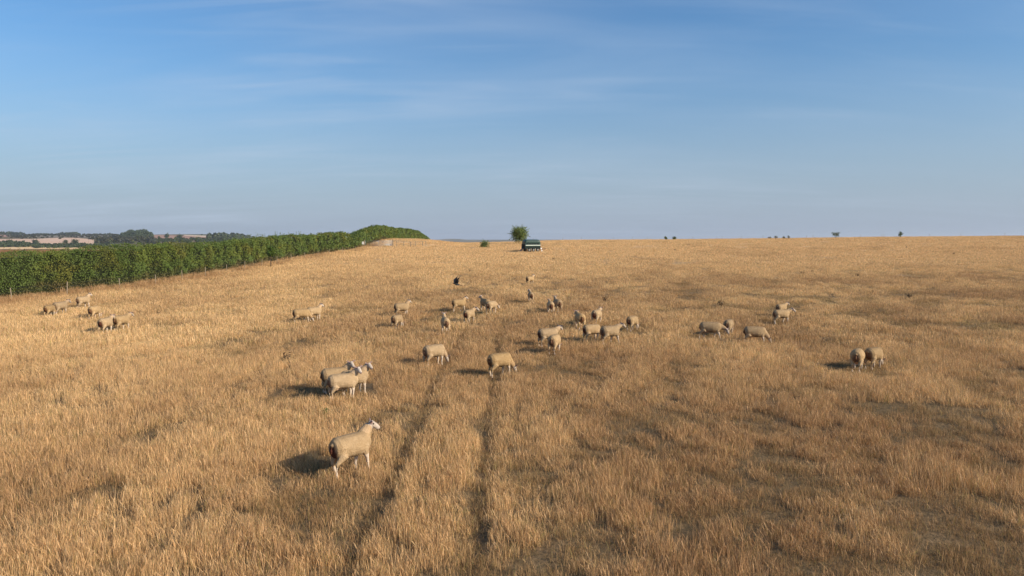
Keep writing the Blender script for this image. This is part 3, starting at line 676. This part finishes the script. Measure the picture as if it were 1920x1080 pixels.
def sheep_mesh(head='up', yaw=0.0, gait=0.0, fat=1.0, voxel=.014, stain=.8, dull_shade=0.0, nyaw=0.0, belly=0):
    bm = bmesh.new(); segs = []     # segs: (p, q, r, tag)
    body = [(-.475, .575, .07, .09), (-.45, .575, .145, .165), (-.37, .580, .195, .215), (-.25, .580, .212, .222), (-.10, .570, .222 * fat, .228), (.06, .560, .228 * fat, .235), (.2, .565, .208 * fat, .228), (.31, .585, .175, .210), (.39, .605, .13, .170), (.44, .615, .06, .09)]
    loft(bm, [((x, 0, z - belly * .3), a, b) for x, z, a, b in body], 18)
    segs.append(((-.40, 0, .60), (.38, 0, .61), 'body'))
    if head == 'up': nk = [(.24, .62, .135, .19), (.33, .73, .115, .15), (.40, .83, .090, .110), (.43, .90, .074, .084)]; hd = [(0, 0, .055, .06), (.05, .01, .064, .069), (.11, -.03, .056, .061), (.165, -.075, .047, .052), (.205, -.11, .036, .038)]
    elif head == 'level': nk = [(.24, .62, .135, .19), (.40, .70, .105, .135), (.53, .77, .080, .095), (.58, .81, .066, .076)]; hd = [(0, 0, .052, .058), (.06, .005, .066, .07), (.12, -.04, .058, .062), (.18, -.10, .042, .047), (.22, -.15, .030, .032)]
    elif head == 'low': nk = [(.24, .60, .135, .19), (.42, .58, .105, .13), (.56, .53, .078, .09), (.62, .49, .064, .07)]; hd = [(0, 0, .052, .058), (.05, -.03, .064, .068), (.09, -.09, .056, .06), (.12, -.155, .041, .045), (.135, -.205, .03, .032)]
    else: nk = [(.24, .58, .135, .19), (.40, .49, .105, .13), (.52, .36, .078, .09), (.56, .28, .064, .07)]; hd = [(0, 0, .052, .058), (.045, -.045, .064, .068), (.075, -.11, .056, .058), (.10, -.17, .041, .043), (.112, -.215, .03, .03)]
    c0 = Vector((.24, 0, nk[0][1]))
    NP = [rotz((x, 0, z), c0, nyaw * i / 3) for i, (x, z, a, b) in enumerate(nk)]
    loft(bm, [(NP[i], nk[i][2], nk[i][3]) for i in range(4)], 12); segs.append((NP[0], NP[2], 'neck'))
    hb = NP[3]; tot = yaw + nyaw
    HPt = [rotz(hb + Vector((x, 0, z)), hb, tot) for x, z, a, b in hd]
    loft(bm, [(HPt[i], hd[i][2], hd[i][3]) for i in range(5)], 12); segs.append((HPt[0], HPt[4], 'head'))
    hx = (HPt[4] - HPt[0]).normalized(); hy = Vector((0, 0, 1)).cross(hx).normalized(); hu = hx.cross(hy)
    for s in (-1, 1):
        e0 = HPt[0] + hx * .01 + hy * s * .04 + hu * .045; e1 = e0 + hy * s * .06 + hu * .035 - hx * .015; e2 = e0 + hy * s * .115 + hu * .05 - hx * .01
        loft(bm, [(e0, .018, .02), (e1, .016, .03), (e2, .01, .013)], 8); segs.append((e0 + hy * s * .03, e2, 'ear'))
    def leg(pts, ang, top, back):
        c = Vector(top); Mr = Matrix.Rotation(ang, 3, 'Y'); q = []
        for (x, y, z, r) in pts:
            k = min(1.0, max(0.0, (top[2] - z) / .22)); v = c + (Matrix.Rotation(ang * k, 3, 'Y') @ (Vector((x, y, z)) - c)); q.append((v, r, r * (1.15 if z > .3 else 1)))
        mz = min(v.z for v, _, _ in q); 
        loft(bm, q, 9)
        for i in range(len(q) - 1):
            segs.append((q[i][0], q[i + 1][0], 'leg' if pts[i][2] < .43 and i >= 1 else 'thigh'))
    g = gait
    for s, a in ((1, g), (-1, -g)):
        leg([(.25, s * .10, .56, .095), (.24, s * .115, .42, .068), (.255, s * .105, .24, .034), (.25, s * .10, .08, .0245), (.27, s * .10, .03, .031), (.275, s * .10, -.01, .033)], a * .42, (.25, s * .1, .52), False)
    for s, a in ((1, -g), (-1, g)):
        leg([(-.32, s * .09, .58, .13), (-.29, s * .125, .43, .098), (-.415, s * .115, .275, .040), (-.39, s * .11, .09, .027), (-.375, s * .11, .03, .032), (-.37, s * .11, -.01, .034)], a * .38, (-.31, s * .1, .52), True)
    loft(bm, [((-.43, 0, .70), .03, .03), ((-.49, 0, .66), .034, .026), ((-.505, 0, .56), .028, .02), ((-.50, 0, .49), .012, .012)], 8)
    loft(bm, [((-.30, 0, .36), .05, .03), ((-.24, 0, .35), .075, .06), ((-.15, 0, .37), .05, .03)], 10); segs.append(((-.28, 0, .345), (-.2, 0, .345), 'udder'))
    me = fuse('sheep_body', bm, voxel, 3)
    n = len(me.vertices); co = np.empty(n * 3, np.float32); me.vertices.foreach_get('co', co); co = co.reshape(-1, 3)
    best = np.full(n, 9.0); tg = np.zeros(n, int); names = ['body', 'neck', 'head', 'ear', 'thigh', 'leg', 'udder']; bias = {'body': .155, 'neck': .075, 'head': .045, 'ear': .012, 'thigh': .06, 'leg': .028, 'udder': .05}
    for p, q, t in segs:
        p = np.array(p); q = np.array(q); d = q - p; k = np.clip(((co - p) @ d) / (d @ d), 0, 1); ds = np.linalg.norm(co - p - k[:, None] * d, axis=1) - bias[t]
        w = ds < best; best[w] = ds[w]; tg[w] = names.index(t)
    C = np.tile(np.array([.45, .315, .18]), (n, 1)) * (1 - .22 * dull_shade)  # wool darkened overall: dull fleeces, and shade painted onto the shaded sheep
    C[tg == 4] = np.array([.48, .34, .20]); C[tg == 5] = (.72, .59, .47); C[tg == 2] = (.56, .47, .39); C[tg == 3] = (.34, .24, .22); C[tg == 6] = (.56, .36, .27); C[tg == 1] = np.array([.52, .36, .215]) * (1 - .15 * dull_shade)
    # back soiled greyer, legs dusty near the feet, hooves dark
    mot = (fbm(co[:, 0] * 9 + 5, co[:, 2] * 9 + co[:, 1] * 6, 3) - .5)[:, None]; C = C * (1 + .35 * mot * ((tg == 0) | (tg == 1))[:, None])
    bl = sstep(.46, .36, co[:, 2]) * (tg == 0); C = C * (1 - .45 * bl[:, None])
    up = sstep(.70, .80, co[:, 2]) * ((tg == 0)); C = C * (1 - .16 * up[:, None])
    C[co[:, 2] < .035] = (.07, .055, .045)
    # stained breech below the tail
    st = stain * sstep(-.38, -.44, co[:, 0]) * sstep(.30, .42, co[:, 2]) * sstep(.70, .60, co[:, 2]) * sstep(.165, .07, np.abs(co[:, 1]) + .25 * np.abs(co[:, 2] - .5))
    C = C * (1 - st[:, None]) + np.array([.10, .035, .022]) * st[:, None]
    # nose, eyes
    m4 = np.linalg.norm(co - np.array(HPt[4]), axis=1) < .04; C[m4] = (.30, .22, .21)
    for s in (-1, 1):
        e = np.array(HPt[1] + (HPt[2] - HPt[1]) * .35 + hy * s * .06 + hu * .02); C[np.linalg.norm(co - e, axis=1) < .019] = (.03, .02, .018)
    pol = (tg == 2) & (((co - np.array(HPt[0])) @ np.array(hx)) < .02); C[pol] = (.45, .38, .33)
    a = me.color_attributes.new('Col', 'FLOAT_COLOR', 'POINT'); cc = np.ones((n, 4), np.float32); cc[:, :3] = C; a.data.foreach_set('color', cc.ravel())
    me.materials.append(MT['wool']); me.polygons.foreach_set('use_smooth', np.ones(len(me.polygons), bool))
    return me
_cache = {}
for (px_, py_, hd_, head, yaw, gait, sc, lab, vx, ex) in SH:
    key = (head, yaw, gait, vx, tuple(sorted(ex.items())))
    if key not in _cache: _cache[key] = sheep_mesh(head, R(yaw * .7), gait, fat=1.0, voxel=vx, nyaw=R(yaw * .3), **ex)
    p = hit(px_, py_); o = link('sheep', _cache[key], None)
    o.location = (p.x, p.y, p.z); o.rotation_euler = (0, 0, R(hd_) - math.atan2(p.x, p.y)); o.scale = (sc, sc * random.uniform(.92, 1.10), sc)
    tag(o, lab, 'sheep', 'shorn sheep spread over the pasture')

# ------------------------------------------------------------------ crow in flight
def crow():
    bm = bmesh.new()
    loft(bm, [((-.20, 0, 0), .02, .015), ((-.12, 0, .0), .05, .045), ((0, 0, .0), .065, .06), ((.10, 0, .015), .05, .05), ((.15, 0, .03), .035, .038), ((.20, 0, .035), .034, .036), ((.235, 0, .03), .015, .016), ((.275, 0, .02), .006, .006)], 10)
    loft(bm, [((-.14, 0, 0), .03, .012), ((-.25, 0, -.01), .06, .010), ((-.36, 0, -.015), .085, .009)], 10)
    for s in (-1, 1):
        loft(bm, [((.03, s * .03, .03), .10, .016), ((.05, s * .14, .16), .115, .013), ((.02, s * .22, .30), .10, .011), ((-.05, s * .24, .42), .07, .009), ((-.10, s * .23, .50), .035, .008)], 10)
    me = fuse('crow', bm, .009, 2); me.materials.append(MT['black']); return me
c = at_depth(856, 533, 32); o = link('crow', crow(), None); o.location = c; o.rotation_euler = (R(8), R(-12), R(205)); o.scale = (.8, .8, .8)
tag(o, 'black crow flying low over the grass with raised wings', 'crow')

# ------------------------------------------------------------------ livestock trailer
def trailer(loc, rz):
    t = thing('livestock_trailer', 'small dark green livestock trailer with rounded roof parked on the crest', 'trailer', loc, rz)
    L, W = 2.95, 1.75
    # local x = forward (drawbar), y = left
    m = MB(); m.box((0, 0, .80), (L, W, .62)); m.build('body', MT['dgreen'], t, bevel=.03)
    # rounded canopy, profile swept along the length
    prof = [(-W / 2, 1.13), (-W / 2, 1.80), (-W / 2 + .10, 2.05), (-W / 2 + .32, 2.18), (0, 2.22), (W / 2 - .32, 2.18), (W / 2 - .10, 2.05), (W / 2, 1.80), (W / 2, 1.13)]
    m = MB(); V = []; xs = [(-L / 2, -.26), (-L / 2 + .06, -.12), (-L / 2 + .20, -.02), (-L / 2 + .4, .0), (L / 2 - .40, .0), (L / 2 - .18, -.04), (L / 2 - .05, -.15), (L / 2, -.30)]
    for x, d in xs:
        for (y, z) in prof: V.append((x, y * (1 + d * .15), z + (d if z > 1.5 else 0)))
    k = len(prof); Fc = [(i * k + j, i * k + j + 1, (i + 1) * k + j + 1, (i + 1) * k + j) for i in range(len(xs) - 1) for j in range(k - 1)] + [tuple(range(k)), tuple(range((len(xs) - 1) * k, len(xs) * k))[::-1]]
    m.add(V, Fc); m.build('roof', MT['green'], t, smooth=False)
    for i in range(5):
        x = -L / 2 + .40 + i * .50
        for s in (-1, 1):
            v = MB(); v.box((x, s * (W / 2 + .012), 1.42), (.30, .02, .26)); v.build('vent', MT['dark'], t, bevel=.006)
            v = MB(); v.box((x + .25, s * (W / 2 + .02), 1.55), (.035, .035, .60)); v.build('roof_rib', MT['green'], t)
    for s in (-1, 1):
        v = MB(); v.box((.0, s * (W / 2 + .035), 1.17), (L - .1, .05, .13)); v.box((.0, s * (W / 2 + .03), .52), (L - .5, .04, .05)); v.build('side_rail', MT['alu'], t, bevel=.01)
        v = MB(); v.box((.05, s * (W / 2 + .12), .78), (2.35, .20, .04)); v.box((-1.15, s * (W / 2 + .12), .68), (.04, .20, .22)); v.box((1.25, s * (W / 2 + .12), .68), (.04, .20, .22)); v.build('mudguard', MT['dgreen'], t)
        for i in range(3):
            x = -.78 + i * .82
            ty = MB(); ty.lathe([(-.09, .19), (-.10, .26), (-.07, .335), (.07, .335), (.10, .26), (.09, .19)], (x, s * (W / 2 + .12), .335)); w = ty.build('wheel', MT['rubber'], t, smooth=True)
            rm = MB(); rm.lathe([(-.095, .0), (-.09, .07), (-.105, .13), (-.092, .19), (.092, .19), (.105, .13), (.09, .07), (.095, .0)], (x, s * (W / 2 + .12), .335)); rm.build('rim', MT['rim'], w, smooth=True)
    v = MB(); v.box((-L / 2 - .05, 0, .95), (.07, W - .06, .86)); v.build('ramp', MT['dark'], t, bevel=.01)
    v = MB(); v.box((-L / 2 - .36, .15, .36), (.7, .9, .06), ry=R(-36)); v.build('loading_step', MT['board'], t)
    v = MB(); v.tube([(L / 2 - .1, .55, .45), (L / 2 + .95, 0, .48), (L / 2 + 1.35, 0, .50)], .06, 8); v.tube([(L / 2 - .1, -.55, .45), (L / 2 + .95, 0, .48)], .06, 8); v.build('drawbar', MT['rust'], t)
    v = MB(); v.tube([(L / 2 + .55, -.12, .16), (L / 2 + .55, -.12, .85)], .028, 8); v.box((L / 2 + .55, -.12, .86), (.04, .22, .03)); j = v.build('jockey_stand', MT['galv'], t)
    v = MB(); v.lathe([(-.04, .0), (-.04, .13), (.04, .13), (.04, .0)], (L / 2 + .55, -.12, .14)); v.build('jockey_wheel', MT['white'], j)
    v = MB(); v.box((L / 2 + .28, -.30, .56), (.30, .30, .26)); v.build('front_locker', MT['white'], t, bevel=.02)
    return t
trailer((TR.x, TR.y, gz(TR.x, TR.y)), R(20))

# ------------------------------------------------------------------ gate, fences
def gate(p0, p1):
    d = Vector((p1[0] - p0[0], p1[1] - p0[1], 0)); L = d.length; z0 = gz(*p0)
    t = thing('field_gate', 'grey galvanised metal field gate in the gap between the two hedges', 'gate', (p0[0], p0[1], z0), math.atan2(d.y, d.x))
    m = MB(); hts = [.22, .40, .58, .78, 1.0, 1.22]
    dz = gz(*p1) - z0
    def P(s, h): return (s, 0, h + dz * s / L)
    for h in hts: m.tube([P(.12, h), P(L - .12, h)], .03, 8)
    m.build('bars', MT['galv'], t, smooth=True)
    for s in (.12, L - .12, L * .5): MB().tube([P(s, .18), P(s, 1.26)], .034, 8).build('stile', MT['galv'], t, smooth=True)
    MB().tube([P(.15, .25), P(L * .5, 1.2)], .02, 8).build('brace', MT['galv'], t, smooth=True)
    m = MB(); m.tube([P(L - .12, .98), P(L + .02, .98)], .02, 6); m.build('latch', MT['galv'], t)
    for s in (-.08, L + .08):
        m = MB(); m.tube([(s, 0, -.2), (s, 0, 1.45 + dz * s / L)], [.085, .08], 9); m.build('gate_post', MT['post'], t)
    return t
g0, g1 = hit(684, 463), hit(736, 462.5)
gate((g0.x, g0.y), (g1.x, g1.y))
# pale hard standing that shows through the bars
def slab(p, sx, sy):
    V = []; n = 8
    for i in range(n + 1):
        for j in range(n + 1):
            x = p[0] + (i / n - .5) * sx; y = p[1] + (j / n - .5) * sy; V.append((x, y, gz(x, y) + .03))
    return np_mesh('track', V, [(i * (n + 1) + j, (i + 1) * (n + 1) + j, (i + 1) * (n + 1) + j + 1, i * (n + 1) + j + 1) for i in range(n) for j in range(n)])
tag(link('track', slab(((g0.x + g1.x) / 2 + .3, (g0.y + g1.y) / 2 + 5), 3.6, 4.5), mat('stony_track', base=(.46, .36, .26), rough=1, nscale=1.5, col2=(.38, .30, .22))), kind='structure')
def sign(px, py, Y):
    p = on_ground(px, Y=Y); t = thing('notice_board', 'small white notice board on a post beside the gate at the end of the hedge', 'sign', p)
    m = MB(); m.tube([(0, 0, -.1), (0, 0, 1.15)], .035, 8); m.build('post', MT['post'], t)
    m = MB(); m.box((0, -.05, .85), (.42, .03, .52)); m.build('board', MT['white'], t, bevel=.006)
sign(680.5, 461, g0.y - .8)
def fence(name, label, pts, post_h, post_r, wires, posts_mat='post', lean=.03, rails=False, group=None):
    z0 = gz(*pts[0]); t = thing(name, label, 'fence', (pts[0][0], pts[0][1], z0), 0, group); tops = []
    for (x, y) in pts:
        h = post_h * random.uniform(.9, 1.08); g = gz(x, y) - z0; lx, ly = random.gauss(0, lean), random.gauss(0, lean); b = Vector((x - pts[0][0], y - pts[0][1], g))
        m = MB(); m.tube([b + Vector((0, 0, -.15)), b + Vector((lx, ly, h))], [post_r, post_r * .92], 7); m.build('post', MT[posts_mat], t); tops.append(b)
    m = MB()
    for w in wires:
        for a, b in zip(tops[:-1], tops[1:]):
            mid = (a + b) / 2 + Vector((0, 0, w * post_h - .015)); m.tube([a + Vector((0, 0, w * post_h)), mid, b + Vector((0, 0, w * post_h))], .022 if rails else .0022, 5, caps=False)
    m.build('rails' if rails else 'wire', MT['post' if rails else 'wire'], t); return t
MT['pale_post'] = mat('pale_post', base=(.30, .24, .17), rough=.9, nscale=14)
def pts_to_xy(l): return [(lambda q: (q.x, q.y))(hit(*p)) for p in l]
fence('wire_fence', 'low wire fence on pale wooden posts along the foot of the hedge', [(float(hedge_x(y)) + 2.1, y) for y in (41, 45.5, 50, 54.5, 59, 63, 67.5, 72, 77, 82, 87.5, 93, 99, 105, 111.5, 118, 125, 132)], 1.05, .035, (.2, .45, .7, .93), 'pale_post', lean=.05)
fence('rail_fence', 'short dark post and rail fence running right from the gate', pts_to_xy([(744, 463), (757, 463), (770, 463), (779, 462.5), (792, 462.5), (799, 462)]), 1.15, .07, (.45, .9), 'post', rails=True)
fence('wire_fence', 'sparse line of thin fence posts along the skyline', [(on_ground(x, Y=199)[0], 199 + random.uniform(-1, 1)) for x in (1000, 1055, 1090, 1150, 1185, 1214, 1300, 1345, 1355, 1390, 1430, 1510, 1525, 1610, 1650, 1655, 1740, 1800, 1880)], 1.0, .03, (.5, .9), 'post')

# ------------------------------------------------------------------ weeds
def weed(p, h, w, label, name='thistle', mk='weed', n=9, seed=1, group=None, leaf=.05):
    r = random.Random(seed); t = thing(name, label, 'plant', p, 0, group); m = MB(); hd = MB()
    lv = []; nn = []
    for i in range(n):
        a = r.uniform(0, 6.28); s = r.uniform(.2, 1) * w / 2; top = Vector((math.cos(a) * s, math.sin(a) * s, h * r.uniform(.6, 1)))
        m.tube([(0, 0, -.03), Vector((top.x * .35, top.y * .35, top.z * .55)), top], [.010, .008, .004], 5)
        for _ in range(7):
            q = r.uniform(.25, 1); lv.append((top.x * q + r.gauss(0, leaf), top.y * q + r.gauss(0, leaf), top.z * q + r.gauss(0, leaf * .5))); nn.append((r.gauss(0, 1), r.gauss(0, 1), 1))
    m.build('stem', MT[mk], t)
    me = leaf_mesh('leaves', np.array(lv), np.array(nn), np.full(len(lv), leaf), np.tile([.3, .3, .3], (len(lv), 1))); link('leaves', me, MT[mk], t); return t
weed(hit(536, 684), .42, .5, 'dead brown branching thistle left of the trio of sheep', seed=3, n=10)
weed(hit(609, 785), .26, .22, 'small green leafy weed between the trio and the nearest sheep', 'leafy_weed', 'weedgreen', 9, 4, leaf=.035)
wd = [(1505, 516, 'dark dead weed in pale grass above the small tan sheep, left one of three'), (1522, 513, 'dark dead weed in pale grass above the small tan sheep, middle one of three'),
      (1608, 520, 'dark dead weed above the far right pair of sheep, right one of three'), (1700, 465, 'dead weed close under the skyline below the narrow pointed bush'), (1788, 478, 'lone dead weed nearest the right edge in the far grass'),
      (1037, 488, 'small dead weed in the grass just below the trailer drawbar'), (880, 511, 'tiny dead weed in the grass above the flying crow'), (1265, 470, 'tiny dead weed below the close pair of skyline bushes'),
      (1134, 567, 'dark dead weed above the rump-on sheep with the dark stain'), (1353, 575, 'dark dead weed above the long cream sheep with lowered face'), (1705, 560, 'dead weed in the brown grass right of the pale sheep pair')]
for i, (x, y, lb) in enumerate(wd):
    weed(hit(x, y), .42, .5, lb, 'dock_weed', 'weed', 6, 50 + i, 'dead weeds dotted over the field', leaf=.05)

# ------------------------------------------------------------------ air
if True:
    m = bpy.data.materials.new('haze'); m.use_nodes = True; t = m.node_tree; t.nodes.clear()
    o = N(t, 'ShaderNodeOutputMaterial'); v = N(t, 'ShaderNodeVolumePrincipled'); v.inputs['Color'].default_value = (.80, .88, 1.0, 1); v.inputs['Density'].default_value = 6e-5
    v.inputs['Anisotropy'].default_value = .2
    t.links.new(v.outputs[0], o.inputs['Volume'])
    zlo = float(GZ.min()) - 1; b = MB(); b.box((0, 5700, (zlo + 70) / 2), (19600, 12200, 70 - zlo)); h = b.build('haze', m); tag(h, kind='stuff')
